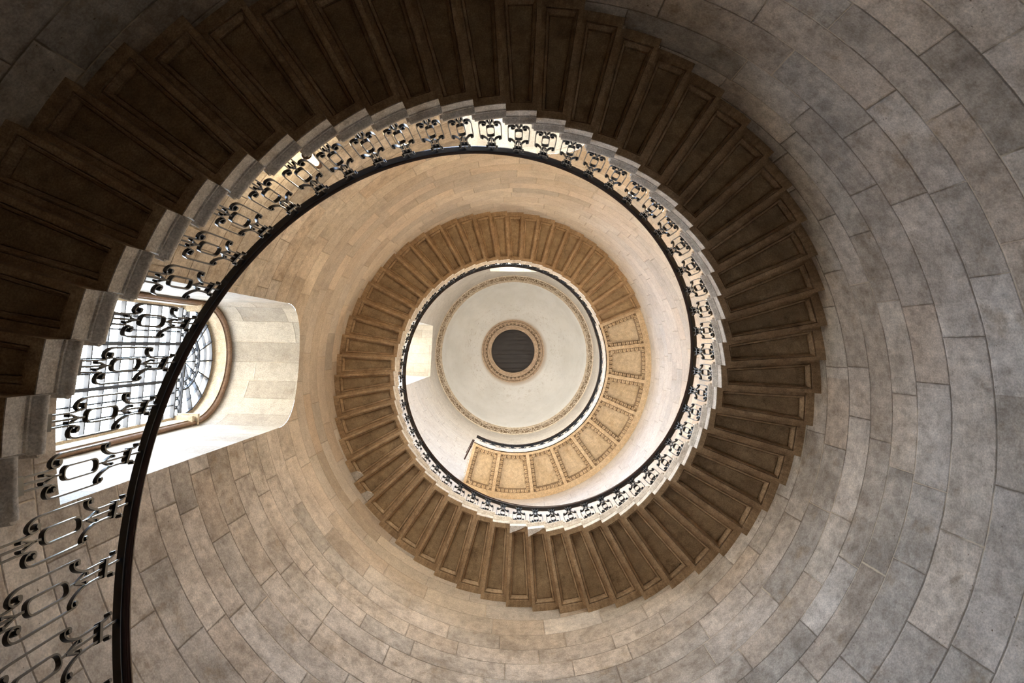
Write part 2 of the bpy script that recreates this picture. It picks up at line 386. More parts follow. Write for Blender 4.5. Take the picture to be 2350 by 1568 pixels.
def build_window(idx, w):
    root = empty('window_%d' % idx, P(RW, w['th'], w['sill']), w['th'])
    tag(root, kind='structure')
    def loc(d, u, z): return (d - RW, u, z - w['sill'])     # d = distance from the stair axis along the window axis
    # splayed stone reveal from the round wall to the frame
    pts = outline(w); m = MB(); rows = []; run = 0; uvs = []
    arc = [0]
    for a, b in zip(pts[:-1], pts[1:]): arc.append(arc[-1] + math.hypot(b[0]-a[0], b[1]-a[1]))
    nd = 6
    for i, (u, z) in enumerate(pts):
        d0 = sqrt(RW*RW - u*u)
        rows.append([loc(d0 + (5.0-d0)*j/nd, u, z) for j in range(nd+1)])
    m.quad_strip(rows, flip=True)
    me = m.mesh('reveal', M['reveal'])
    uv = me.uv_layers.new(name='UVMap')
    for l in me.loops:
        vi = l.vertex_index; i, j = divmod(vi, nd+1)
        uv.data[l.index].uv = (me.vertices[vi].co.x + RW, arc[i])
    link('reveal', me, root)
    m = MB()                                        # sloping stone sill
    rows = []
    for u in [w['hw']*(-1 + 2*i/12) for i in range(13)]:
        rows.append([loc(sqrt(RW*RW-u*u), u, w['sill']), loc(w['glass']+0.05, u, w['sill'] + 0.25)])
    m.quad_strip(rows)
    m.obj('sill', M['reveal'], root, uvf=lambda x, y, z: (y+RW, x))
    # roll moulding around the recess, then the set back stone frame
    def sweep(name, prof, mat, sh=True):
        b = MB(); rows = []
        for (s, d) in prof:
            rows.append([loc(d, u, z) for u, z in outline(w, shrink=s)])
        b.quad_strip(rows, closed_v=False)
        return b.obj(name, mat, root, smooth=sh)
    sweep('roll_moulding', [(0.0, 4.93), (0.012, 4.90), (0.035, 4.885), (0.058, 4.90), (0.07, 4.93), (0.07, 4.99)], M['moulding'])
    sweep('inner_frame', [(0.07, 4.97), (0.085, 4.96), (0.085, 5.19), (0.12, 5.20), (0.12, 5.3)], M['jamb'])
    sweep('outer_edge', [(0.0, 4.95), (-0.45, 5.0)], M['jamb'], False)
    gs = 0.12; g = w['glass']; hw = w['hw'] - gs
    m = MB(); pl = outline(w, shrink=gs)
    m.poly([loc(g+0.02, u, z) for u, z in pl]); m.obj('glass', M['glass'], root)
    def bars(segs, width, depth, name='glazing_bar', parent=root):
        for (u0, z0, u1, z1) in segs:
            b = MB(); L = math.hypot(u1-u0, z1-z0); nx, nz = -(z1-z0)/L*width/2, (u1-u0)/L*width/2
            rows = [[loc(d, u0+s*nx, z0+s*nz) for d, s in ((g-depth, -1), (g-depth, 1), (g+0.015, 1), (g+0.015, -1))],
                    [loc(d, u1+s*nx, z1+s*nz) for d, s in ((g-depth, -1), (g-depth, 1), (g+0.015, 1), (g+0.015, -1))]]
            b.quad_strip(rows, closed_u=True); b.poly(rows[0]); b.poly(rows[1], flip=True)
            b.obj(name, M['leadbar'], parent)
    zt = w['top'] - 0.16 if w['arch'] else w['top'] - gs
    thick, thin = [], []
    for i in range(1, 9):
        u = -hw + 2*hw*i/9
        (thick if i in (3, 6) else thin).append((u, w['sill']+0.2, u, zt))
    bars(thick, 0.045, 0.05); bars(thin, 0.018, 0.03)
    nz = int((zt - w['sill'])/0.262); hz = []
    for i in range(1, nz+1): hz.append((-hw, zt - i*0.262, hw, zt - i*0.262))
    bars(hz, 0.020, 0.045)
    if w['arch']:
        z0, z1 = w['top']-0.16, w['top']+0.02
        bars([(-hw, z0, hw, z0), (-hw, z1, hw, z1)], 0.03, 0.05, 'transom_bar')
        def circle(cu, cz, r, t=0.012, d=0.02, n=20):
            rb = MB(); rb.ribbon([(cu + r*cos(2*pi*i/n), cz + r*sin(2*pi*i/n)) for i in range(n)], t, d, closed=True)
            return rb
        def add_rings(cs, name):
            b = MB()
            for (cu, cz, r) in cs:
                c = circle(cu, cz, r); base = len(b.v)
                b.v.extend([loc(g-0.01 + x, y, z) for x, y, z in c.v]); b.f.extend([tuple(base+i for i in f) for f in c.f])
            b.obj(name, M['leadbar'], root)
        zm = (z0+z1)/2; nn = 12; cw = 2*hw/nn
        add_rings([(-hw + cw*(i+0.5), zm, 0.062) for i in range(nn)] + [(-hw + cw*i, zm, 0.025) for i in range(1, nn)], 'ring_ornament')
        cz = z1; r1, r2 = 0.30, 0.43
        add_rings([((r1+r2)/2*cos(pi*(i+0.5)/9), cz + (r1+r2)/2*sin(pi*(i+0.5)/9), 0.052) for i in range(9)] +
                  [((r1+r2)/2*cos(pi*i/9), cz + (r1+r2)/2*sin(pi*i/9), 0.024) for i in range(1, 9)], 'ring_ornament')
        for rr, tt, nm in ((r1, 0.022, 'fan_ring'), (r2, 0.030, 'fan_ring'), (0.63, 0.010, 'fan_ring'), (0.81, 0.02, 'fan_ring')):
            rb = MB(); rb.ribbon([(rr*cos(pi*i/28), cz + 1.0*rr*sin(pi*i/28)) for i in range(29)], tt, 0.05)
            b = MB(); b.v = [loc(g-0.02 + x, y, z) for x, y, z in rb.v]; b.f = rb.f; b.obj(nm, M['leadbar'], root)
        bars([(r2*cos(pi*i/8), cz + r2*sin(pi*i/8), 0.83*cos(pi*i/8), cz + 0.83*sin(pi*i/8)) for i in range(1, 8)], 0.026, 0.05, 'fan_bar')
        bars([(0.0, cz, r1*cos(pi*i/6), cz + r1*sin(pi*i/6)) for i in range(1, 6)], 0.018, 0.04, 'fan_bar')
        for s in (-1, 1):                            # impost blocks at the springing
            b = MB()
            for (zz0, zz1, dd, uu) in ((-0.14, -0.10, 4.90, 0.10), (-0.10, -0.02, 4.92, 0.075), (-0.02, 0.03, 4.88, 0.12)):
                ua, ub = sorted((s*(w['hw']-0.005), s*(w['hw']-uu-0.05)))
                p = [loc(d, u, w['top']+z) for z in (zz0, zz1) for u in (ua, ub) for d in (dd, 5.2)]
                base = len(b.v); b.v.extend(p)
                for q in ((0,2,3,1),(4,5,7,6),(0,1,5,4),(2,6,7,3),(0,4,6,2),(1,3,7,5)): b.f.append(tuple(base+i for i in q))
            b.obj('impost', M['jamb'], root)
    # light portal: lets the sky outside be sampled through this opening
    la = bpy.data.lights.new('daylight_portal', 'AREA'); la.shape = 'RECTANGLE'
    zz = (w['top'] + w['hw']) if w['arch'] else w['top']
    la.size = 2*w['hw']; la.size_y = zz - w['sill']
    la.cycles.is_portal = True
    lo = bpy.data.objects.new('daylight_portal', la); COL.objects.link(lo)
    lo.location = P(5.4, w['th'], (zz + w['sill'])/2)
    lo.rotation_euler = Vector((-cos(w['th']), -sin(w['th']), 0)).to_track_quat('-Z', 'Z').to_euler()
for i, w in enumerate(WIN): build_window(i+1, w)

# ------------------------------------------------------------------ floor
m = MB(); m.poly([P(RW+0.1, 2*pi*i/96, -1.6) for i in range(96)])
tag(m.obj('floor', M['floor']), kind='structure')

# ------------------------------------------------------------------ labels by place around the dome
F, TA, TB = 1320.0, -0.028593, -0.113845
CX, CY, PPX, PPY = -0.096972, -0.38541, -38.1995, -141.4932
RIGHT = (cos(TA), 0.0, -sin(TA))
DOWN = (-sin(TB)*sin(TA), cos(TB), -sin(TB)*cos(TA))
FWD = (cos(TB)*sin(TA), sin(TB), cos(TB)*cos(TA))
def pix(x, y, z):
    v = (x-CX, y-CY, z); dot = lambda a: sum(p*q for p, q in zip(a, v)); w = dot(FWD)
    return 1175+PPX+F*dot(RIGHT)/w, 784+PPY+F*dot(DOWN)/w
def around(x, y, z):
    a, b = pix(x, y, z)
    return int(round(math.degrees(atan2(a-1178, -(b-806))))) % 360

# ------------------------------------------------------------------ steps
RM = 3.1
def step_parts():
    """one cantilevered step, local frame: x radial (origin at RM), upper soffit edge at angle 0"""
    def L(r, a, z): return (r*cos(a) - RM, r*sin(a), z)
    NA = 4
    RO = RW + 0.05
    def ring(r0, r1, off0, off1, z, ends=NA):
        """rectangle in the soffit: radial limits r0..r1, distances off0/off1 (m) from the lower/upper radial edge"""
        pts = []
        for i in range(ends+1): pts.append((r0, -D + off0/r0 + (D - (off0+off1)/r0)*i/ends))
        for i in range(ends+1): pts.append((r1, -off1/r1 - (D - (off0+off1)/r1)*i/ends))
        return [L(r, a, z) for r, a in pts]
    b = MB()
    out = ring(RI, RO, 0, 0, 0)
    def rg(i, z): return ring(RI+0.070+i, RW-0.104-i*1.35, 0.044+i, 0.046+i, z)
    rings = [out] + [rg(i, z) for i, z in ((0, 0), (0.001, 0.026), (0.008, 0.026), (0.009, 0.010), (0.016, 0.010), (0.017, 0.022), (0.026, 0.036), (0.033, 0.054), (0.036, 0.056), (0.037, 0.086), (0.042, 0.086), (0.043, 0.074), (0.049, 0.0745))]
    b.quad_strip(rings, closed_u=True)
    # sides and tread
    top = ring(RI, RO, -0.0, 0, LTOP)
    b.quad_strip([out, top], closed_u=True, flip=True)
    b.poly(top)
    block = b.mesh('step_block', M['soffit'])
    p = MB(); p.poly(rg(0.045, 0.073), flip=True)
    p.quad_strip([rg(0.045, 0.073), rg(0.045, 0.095)], closed_u=True)
    panel = p.mesh('soffit_panel', M['panel'])
    e = MB()
    prof = [(2.535, 0.0005), (2.516, 0.0005), (2.516, 0.118), (2.506, 0.122), (2.506, 0.136), (2.498, 0.140), (2.492, 0.152), (2.480, 0.160),
            (2.468, 0.170), (2.463, 0.185), (2.465, 0.200), (2.474, 0.211), (2.486, 0.2155), (2.535, 0.2155)]
    a0, a1 = -D - 0.006, 0.0
    rows = []
    for i in range(7):
        rows.append([L(r, (a0 if z > 0.13 else -D+0.001) + (a1 - (a0 if z > 0.13 else -D+0.001))*i/6, z) for r, z in prof])
    e.quad_strip(rows, closed_u=True); e.poly(rows[0], flip=False); e.poly(rows[-1], flip=True)
    end = e.mesh('end_moulding', M['fascia'], smooth=True)
    f = MB()                                         # nosing along the front of the tread
    rows = []
    for r in (2.49, RO):
        rows.append([L(r, -D - dx/r, z) for dx, z in ((-0.01, 0.166), (0.012, 0.170), (0.030, 0.178), (0.036, 0.192), (0.030, 0.208), (0.018, 0.2155), (-0.01, 0.2155))])
    f.quad_strip(rows, closed_u=True); f.poly(rows[0]); f.poly(rows[1], flip=True)
    nose = f.mesh('front_nosing', M['fascia'], smooth=True)
    return block, panel, end, nose
SP = step_parts()
def make_step():
    root = empty('stair_step')
    for nm, me in zip(('step_block', 'soffit_panel', 'end_moulding', 'front_nosing'), SP): link(nm, me, root)
    return root
proto = make_step()
K_TURN = 22
for k in range(K_FIRST, K_LAST+1):
    s = proto if k == K_FIRST else copy_tree(proto)
    th = TH0 + D*k
    z = Z0 + H*k
    s.location = P(RM, th, z); s.rotation_euler = (0, 0, th)
    deg = around(*P(RM, th - D/2, z))
    outer = k <= K_TURN
    if not outer: look = 'honey-brown'
    elif k < -9: look = 'near-black'
    elif k < 4: look = 'dark brown'
    else: look = 'mid-brown'
    s['label'] = '%s panelled stone step of the %s, %d degrees clockwise from twelve o\'clock' % (look, 'wide lower turn' if outer else 'small upper turn', deg)
    s['category'] = 'step'
    s['group'] = 'steps of the lower turn' if outer else 'steps of the upper turn'
    if k in (15, 16):                                # white filler where a corner broke away
        b = MB()
        def L(r, a, zz): return (r*cos(a) - RM, r*sin(a), zz)
        tri = [(2.50, -0.001), (2.50, -0.105), (2.545, -0.070), (2.615, -0.001)]
        b.poly([L(r, a - 0.0, -0.012) for r, a in tri], flip=False)
        b.quad_strip([[L(r, a, -0.012) for r, a in tri], [L(r, a, 0.10) for r, a in tri]], closed_u=True, flip=True)
        b.obj('plaster_repair', M['plaster'], s)['label'] = 'pale filler on the broken corner'
    if k in (24, 25):
        b = MB()
        def L(r, a, zz): return (r*cos(a) - RM, r*sin(a), zz)
        pts = [(3.55, -D+0.004), (3.73, -D+0.002), (3.735, -D+0.050), (3.62, -D+0.042)]
        b.poly([L(r, a, -0.015) for r, a in pts], flip=True)
        b.quad_strip([[L(r, a, -0.015) for r, a in pts], [L(r, a, 0.05) for r, a in pts]], closed_u=True)
        b.obj('stone_repair', M['fascia'], s)['label'] = 'pale stone patch beside the wall'

# ------------------------------------------------------------------ balusters
def smoothpath(pts, n=5):
    out = []
    m = len(pts)
    for i in range(m-1):
        p0, p1, p2, p3 = pts[max(i-1, 0)], pts[i], pts[i+1], pts[min(i+2, m-1)]
        for j in range(n):
            t = j/n
            out.append(tuple(0.5*((2*p1[c]) + (-p0[c]+p2[c])*t + (2*p0[c]-5*p1[c]+4*p2[c]-p3[c])*t*t + (-p0[c]+3*p1[c]-3*p2[c]+p3[c])*t**3) for c in (0, 1)))
    out.append(pts[-1]); return out
def baluster_meshes(slope):
    def sh(z):
        pts = ((0.0, 0), (0.30, 0), (0.50, 0.62), (0.90, 0.75), (1.08, 1.0), (2, 1.0))
        for (a, va), (b, vb) in zip(pts[:-1], pts[1:]):
            if z <= b: return va + (vb-va)*(z-a)/(b-a)
        return 1.0
    fn = lambda x, y, z: (x, y, z + sh(z)*y*slope)
    fr = lambda x, y, z: (x, y, z + 0.2*y*slope)
    out = []
    for s in (1, -1):
        b = MB()
        top = smoothpath([(0.052, 1.178), (0.041, 1.170), (0.035, 1.145), (0.034, 1.08), (0.034, 1.00), (0.037, 0.955), (0.048, 0.918), (0.066, 0.884), (0.088, 0.868), (0.104, 0.876),
                          (0.106, 0.896), (0.096, 0.908), (0.084, 0.902), (0.084, 0.892)])
        b.ribbon([(s*y, z) for y, z in top], 0.0095, 0.026, fn=fn)
        fra = smoothpath([(0.108, 0.880), (0.109, 0.80), (0.109, 0.66), (0.109, 0.575), (0.107, 0.535), (0.098, 0.502), (0.080, 0.482), (0.060, 0.482), (0.046, 0.500), (0.043, 0.523),
                          (0.053, 0.545), (0.070, 0.546), (0.077, 0.530), (0.070, 0.518), (0.062, 0.522)])
        b.ribbon([(s*y, z) for y, z in fra], 0.0095, 0.026, fn=fn)
        base = smoothpath([(0.034, 0.210), (0.034, 0.32), (0.034, 0.44), (0.036, 0.485), (0.041, 0.515)])
        b.ribbon([(s*y, z) for y, z in base], 0.0095, 0.018, fn=fn)
        for (y, z, r, Lc) in ((0.089, 0.893, 0.010, 0.042), (0.066, 0.527, 0.011, 0.042), (0.052, 1.180, 0.010, 0.036)):
            c = fn(0, s*y, z); b.cyl((-Lc/2, c[1], c[2]), (1, 0, 0), r, Lc, 10)
        out.append(('side_scroll', b.mesh('side_scroll', M['iron'], smooth=True)))
    b = MB(); pts = []
    hw, z0, z1, rc = 0.037, 0.592, 0.832, 0.030
    for cy_, cz_, a0 in ((hw-rc, z1-rc, 0), (-hw+rc, z1-rc, 90), (-hw+rc, z0+rc, 180), (hw-rc, z0+rc, 270)):
        for i in range(6):
            a = math.radians(a0 + 18*i); pts.append((cy_ + rc*cos(a), cz_ + rc*1.25*sin(a)))
    b.ribbon(pts, 0.0095, 0.030, closed=True, fn=fr)
    out.append(('centre_ring', b.mesh('centre_ring', M['iron'], smooth=True)))
    for z0, z1 in ((0.210, 0.592), (0.832, 1.312)):
        b = MB(); b.ribbon([(0, z0), (0, z1)], 0.011, 0.016); out.append(('centre_bar', b.mesh('centre_bar', M['iron'])))
    for s in (1, -1):
        for up in (0, 1):
            b = MB()
            pth = [(0, 0.88), (0.006, 0.905), (0.016, 0.932), (0.024, 0.955), (0.024, 0.972), (0.017, 0.970)] if up else [(0, 0.54), (0.006, 0.512), (0.016, 0.482), (0.024, 0.458), (0.024, 0.440), (0.017, 0.442)]
            b.ribbon([(s*y, z) for y, z in smoothpath(pth, 3)], 0.008, 0.022, fn=fr if not up else fn)
            c = (fr if not up else fn)(0, s*0.020, 0.966 if up else 0.446)
            b.cyl((-0.017, c[1], c[2]), (1, 0, 0), 0.008, 0.034, 8)
            out.append(('small_scroll', b.mesh('small_scroll', M['iron'], smooth=True)))
    b = MB(); b.box(-0.022, 0.022, -0.046, 0.046, 0.278, 0.312); b.box(-0.012, 0.012, -0.041, 0.041, 0.208, 0.222); out.append(('collar', b.mesh('collar', M['iron'])))
    b = MB(); b.box(-0.020, 0.020, -0.045, 0.045, 1.098, 1.120, fn=lambda x, y, z: (x, y, z + y*slope)); out.append(('collar', b.mesh('collar', M['iron'])))
    return out
def make_baluster(ms):
    root = empty('scroll_baluster')
    for nm, me in ms: link(nm, me, root)
    return root
pb = make_baluster(baluster_meshes(PITCH))
for k in range(K_FIRST-1, K_LAST+1):
    b = pb if k == K_FIRST-1 else copy_tree(pb)
    th = TH0 + D*k + BETA; z = Z0 + H*k
    b.location = P(RB, th, z); b.rotation_euler = (0, 0, th)
    deg = around(*P(RB, th, z + 0.7)); outer = k <= K_TURN
    bg = 'against the bright window' if k in (-28, -27, -26, -25, -24) else ('large, sharply seen' if k < -20 else ('tiny' if k > 30 else 'black'))
    b['label'] = '%s wrought-iron scroll baluster, %s, %d degrees clockwise from twelve o\'clock' % (bg, 'lower turn' if outer else 'upper turn', deg)
    b['category'] = 'baluster'
    b['group'] = 'balusters of the lower turn' if outer else 'balusters of the upper turn'
pf = make_baluster(baluster_meshes(0.0))
LF = LZ + LTOP      # landing floor
for i in range(21):
    b = pf if i == 0 else copy_tree(pf)
    th = math.radians(111.3) - i*D
    b.location = P(RB, th, LZ - 0.003); b.rotation_euler = (0, 0, th)
    b['label'] = 'small black baluster of the level landing rail, %d degrees clockwise from twelve o\'clock' % around(*P(RB, th, LZ+0.9))
    b['category'] = 'baluster'; b['group'] = 'balusters along the coffered landing'

# ------------------------------------------------------------------ handrail
def railpath():
    pts = []
    ks = [K_FIRST - 5 + i*0.25 for i in range(int((K_LAST + 1.1 - (K_FIRST-5))*4))]
    zl = LZ + 1.315
    for k in ks:
        z = Z0 + H*k + 1.352 + 0.0
        if z > zl: break
        pts.append((TH0 + D*k, z, k))
    th = pts[-1][0]; e = math.radians(116.6) + 2*pi
    while e < th: e += 2*pi
    while e - th > 2*pi: e -= 2*pi
    n = 90
    for i in range(1, n+1): pts.append((th + (e-th)*i/n, min(zl, pts[-1][1] + 0.02) if i < 3 else zl, None))
    return pts
rp = railpath()
def rail_sweep(prof, name, mat, parent, ret=False):
    b = MB(); rows = []; ls = 0; uvs = []
    for (th, z, k) in rp:
        rows.append([P(RB + x, th, z + y) for x, y in prof])
    b.quad_strip(rows, closed_u=True, flip=True); b.poly(rows[0]);
    if ret:                                          # return across the end of the landing to the wall
        th = math.radians(116.6); zl = rp[-1][1]; tx, ty = -sin(th), cos(th)
        rr = [[(r*cos(th) + (-x)*tx*(1) + 0*ty, r*sin(th) + (-x)*ty, zl + y) for x, y in prof] for r in (RB - 0.03, RW)]
        b.quad_strip(rr, closed_u=True); b.poly(rr[0], flip=True)
    b.poly(rows[-1], flip=True)
    n = len(prof)
    o = b.obj(name, mat, parent, smooth=True, uvf=lambda x, y, z: (z*3.0, sqrt(x*x+y*y)*3 + z*0.3))
    return o
rail = empty('handrail', P(RB, rp[0][0], rp[0][1]))
rail.location = (0, 0, 0)
tag(rail, 'dark polished wooden handrail winding up the spiral on iron balusters', 'handrail')
prof = [(0.028, 0.0), (0.030, 0.008), (0.040, 0.014), (0.043, 0.024), (0.038, 0.034), (0.041, 0.044), (0.038, 0.058), (0.024, 0.068), (0.0, 0.071), (-0.024, 0.068), (-0.038, 0.058), (-0.041, 0.044),
        (-0.034, 0.037), (-0.040, 0.030), (-0.043, 0.022), (-0.036, 0.015), (-0.039, 0.008), (-0.028, 0.0)]
rail_sweep(prof, 'wooden_rail', M['rail'], rail)
rail_sweep([(0.024, -0.012), (0.024, 0.001), (-0.024, 0.001), (-0.024, -0.012)], 'iron_core_bar', M['iron'], rail)

gt = math.radians(117.4)
gate = empty('wooden_gate', P(2.9, gt, LZ + LTOP), gt)
tag(gate, 'narrow dark wooden gate leaf standing at the free end of the coffered landing', 'gate')
b = MB(); b.box(-0.20, 0.20, -0.02, 0.02, 0.06, 1.05); b.obj('leaf', M['rail'], gate, uvf=lambda x, y, z: (z, x))
b = MB(); b.box(-0.22, 0.22, -0.035, 0.035, 1.05, 1.10); b.obj('top_rail', M['rail'], gate, uvf=lambda x, y, z: (x, z))
b = MB(); b.box(-0.22, -0.18, -0.025, 0.025, -0.01, 1.05); b.obj('post', M['rail'], gate, uvf=lambda x, y, z: (z, x))

# ------------------------------------------------------------------ landing with coffers
land = empty('stair_landing', (0, 0, 0))
tag(land, 'pale stone curved landing with nine carved coffers on its underside', 'landing')
TS = TH0 + D*K_LAST - 8*2*pi
while TS < -pi: TS += 2*pi                           # starts where the last step ends
ribs = [math.radians(a) for a in (-6.54, 9.66, 24.10, 39.2, 53.71, 68.0, 83.0, 100.0)]
def endth(r):
    t = (r - 2.45)/(3.61-2.45); return TH_END1 + (TH_END0 - TH_END1)*t
RLI, RLO = 2.50, RW + 0.05
RC0, RC1 = 2.585, 3.585
edges = [TS] + ribs + [None]
def edge(i, r):
    if i == len(edges)-1: return endth(r)
    return edges[i]
zs = LZ
body = MB()
for i in range(9):
    n = 8; hw0 = 0.045 if i > 0 else 0.085; hw1 = 0.045 if i < 8 else 0.085
    def bound(r0, r1, o0, o1, z):
        a = lambda r: edge(i, r) + o0/r; c = lambda r: edge(i+1, r) - o1/r
        return [P(r0, a(r0) + (c(r0)-a(r0))*j/n, z) for j in range(n+1)] + [P(r1, c(r1) + (a(r1)-c(r1))*j/n, z) for j in range(n+1)]
    A = [bound(RLI, RLO, 0, 0, zs), bound(RC0, RC1, hw0, hw1, zs), bound(RC0, RC1, hw0, hw1, zs+0.035)]
    body.quad_strip(A, closed_u=True)
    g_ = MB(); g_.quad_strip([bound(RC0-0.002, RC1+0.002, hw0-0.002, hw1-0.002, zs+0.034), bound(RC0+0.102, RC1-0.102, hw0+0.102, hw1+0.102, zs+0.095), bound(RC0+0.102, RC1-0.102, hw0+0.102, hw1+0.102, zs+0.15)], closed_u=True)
    g_.obj('border_hollow', M['shaded_hollow'], land)
    # recessed field of this coffer
    p = MB(); p.poly(bound(RC0+0.100, RC1-0.100, hw0+0.100, hw1+0.100, zs+0.138), flip=True)
    if i == 7:
        pass
    p.obj('coffer_field', M['coffer'], land)
    # carved border: rows of little lobes
    c = MB()
    rr0, rr1 = RC0+0.050, RC1-0.050
    a = lambda r: edge(i, r) + (hw0+0.050)/r; cc = lambda r: edge(i+1, r) - (hw1+0.050)/r
    path = []
    for r0_, f_ in ((rr0, 0), (rr1, 1)):
        Ls = (cc(r0_)-a(r0_))*r0_; nn = max(3, int(Ls/0.104))
        for j in range(nn):
            t = a(r0_) + (cc(r0_)-a(r0_))*(j+0.5)/nn; path.append((r0_, t, 't'))
    Ls = rr1-rr0; nn = int(Ls/0.104)
    for j in range(nn):
        r = rr0 + Ls*(j+0.5)/nn
        path.append((r, a(r), 'r')); path.append((r, cc(r), 'r'))
    for (r, t, kind) in path:
        # horseshoe lobe plus a dart
        du, dv = (r*1.0, 0.030), None
        pts = []
        for q in range(8):
            ang = -0.75*pi/2 + (pi + 0.75*pi)*q/7
            e1, e2 = 0.034*cos(ang), 0.036*sin(ang)
            if kind == 't': pts.append(P(r + e2, t + e1/r, zs+0.050))
            else: pts.append(P(r + e1, t + e2/r, zs+0.050))
        c.tube(pts, 0.0125, 5)
        x, y, z = P(r, t, zs+0.045); c.cyl((x, y, z-0.005), (0, 0, 1), 0.012, 0.04, 6, 0.020)
    c.obj('carved_border', M['carved'], land)
body.obj('landing_slab', M['landing'], land)
# ends, floor of the landing
b = MB()
b.poly([P(RLI, TS, zs), P(RLO, TS, zs), P(RLO, TS, zs+LTOP), P(RLI, TS, zs+LTOP)])
ea = [(r, endth(r)) for r in (RLI, RLO)]
b.poly([P(ea[0][0], ea[0][1], zs), P(ea[0][0], ea[0][1], zs+LTOP), P(ea[1][0], ea[1][1], zs+LTOP), P(ea[1][0], ea[1][1], zs)])
rows = []
for j in range(61):
    a0 = TS + (endth(RLI)-TS)*j/60; a1 = TS + (endth(RLO)-TS)*j/60
    rows.append([P(RLI, a0, zs+LTOP), P(RLO, a1, zs+LTOP)])
b.quad_strip(rows)
b.obj('landing_floor', M['landing'], land)
b = MB(); rows = []
lp = [(2.52, 0.0), (2.495, 0.0), (2.490, 0.015), (2.490, 0.055), (2.475, 0.065), (2.475, 0.10), (2.462, 0.12), (2.462, 0.155), (2.448, 0.165), (2.438, 0.18), (2.440, 0.20), (2.455, 0.2155), (2.52, 0.2155)]
for j in range(121):
    rows.append([P(r, TS + (endth(r)-TS)*j/120, zs+z) for r, z in lp])
b.quad_strip(rows, closed_u=True, flip=True); b.poly(rows[0]); b.poly(rows[-1], flip=True)
b.obj('edge_moulding', M['fascia'], land, smooth=True)
b = MB()                                             # little leaves carved along the edge and the free end
nl = 62
for j in range(nl):
    t = TS + (TH_END1-TS)*(j+0.5)/nl
    pts = [P(2.487 + 0.006*sin(pi*q/4), t + (q-2)*0.0072, zs+0.018+0.008*q) for q in range(5)]
    b.tube(pts, lambda f: 0.004 + 0.008*sin(pi*f), 5)
for j in range(26):
    r = 2.53 + 1.15*(j+0.5)/26
    t = endth(r) + 0.010/r
    pts = [(r*cos(t) + (q-2)*0.008*cos(t), r*sin(t) + (q-2)*0.008*sin(t), zs+0.018+0.008*q) for q in range(5)]
    b.tube(pts, lambda f: 0.004 + 0.008*sin(pi*f), 5)
b.obj('leaf_carving', M['carved'], land, smooth=True)

# ------------------------------------------------------------------ cornice, dome, oculus
def dome_c(z):
    t = max(0, min(1, (z-27.5)/3.0)); return (-0.048*t, -0.115*t)
def ringpts(r, z, n=128):
    c = dome_c(z); return [(c[0]+r*cos(2*pi*i/n), c[1]+r*sin(2*pi*i/n), z) for i in range(n)]
corn = empty('trim_1', (0, 0, 0)); tag(corn, kind='structure')
b = MB(); b.quad_strip([ringpts(r, z) for r, z in ((3.74, 27.42), (3.715, 27.42), (3.71, 27.46), (3.69, 27.47))], closed_u=True, flip=True)
b.obj('cornice_fillet', M['frieze'], corn, smooth=True)
b = MB(); b.quad_strip([ringpts(r, z) for r, z in ((3.74, 27.52), (3.50, 27.50))], closed_u=True, flip=True)
b.obj('frieze_ground', M['shaded_frieze'], corn)
b = MB(); b.quad_strip([ringpts(r, z) for r, z in ((3.515, 27.50), (3.512, 27.455), (3.495, 27.45), (3.49, 27.47), (3.452, 27.48), (3.448, 27.45), (3.428, 27.44), (3.418, 27.46), (3.42, 27.52))], closed_u=True, flip=True)
b.obj('cornice_moulding', M['frieze'], corn, smooth=True)
b = MB()                                             # scrolling foliage
nu = 46
for i in range(nu):
    t0 = 2*pi*i/nu; flip = 1 if i % 2 else -1
    rc = 3.60; W = 2*pi*rc/nu
    pts = []
    for q in range(17):
        f = q/16; ang = f*2.6*pi; rad = 0.082*(1 - 0.72*f)
        e1, e2 = rad*cos(ang), rad*sin(ang)*flip
        pts.append(P(rc + e2, t0 + (e1 - 0.02)/rc, 27.475 - 0.01*f))
    b.tube(pts, lambda f: 0.021*(1-0.4*f), 5)
    for q in range(6):                               # small curled leaves off the scroll
        a2 = q*pi/3 + 0.4; e1, e2 = 0.088*cos(a2), 0.088*sin(a2)*flip
        p0 = P(rc + e2, t0 + (e1-0.02)/rc, 27.478); p1 = P(rc + e2*1.25, t0 + (e1*1.25-0.02)/rc, 27.462); p2 = P(rc + e2*1.38, t0 + (e1*1.5-0.01)/rc, 27.478)
        b.tube([p0, p1, p2], lambda f: 0.008 + 0.012*sin(pi*min(1, f+0.15)), 4)
    for dd, rr in ((0.17, 0.035), (0.24, -0.045), (0.30, 0.05)):    # leaves
        p0 = P(rc - flip*rr*0.3, t0 + dd/rc, 27.48); p1 = P(rc + flip*rr*1.5, t0 + (dd+0.05)/rc, 27.465); p2 = P(rc + flip*rr*1.9, t0 + (dd+0.085)/rc, 27.475)
        b.tube([p0, p1, p2], lambda f: 0.006 + 0.020*sin(pi*min(1, f*0.9+0.1)), 5)
    pts = [P(rc + 0.055*flip*sin(pi*q/6), t0 + (0.10 + W*0.72*q/6)/rc, 27.48) for q in range(7)]
    b.tube(pts, 0.012, 5)
b.obj('foliage_carving', M['frieze'], corn, smooth=True)
b = MB()
for i in range(150):
    t = 2*pi*i/150; x, y, z = P(3.47, t, 27.44); b.cyl((x, y, z), (0, 0, 1), 0.016, 0.04, 7, 0.026)
b.obj('bead_row', M['frieze'], corn, smooth=True)

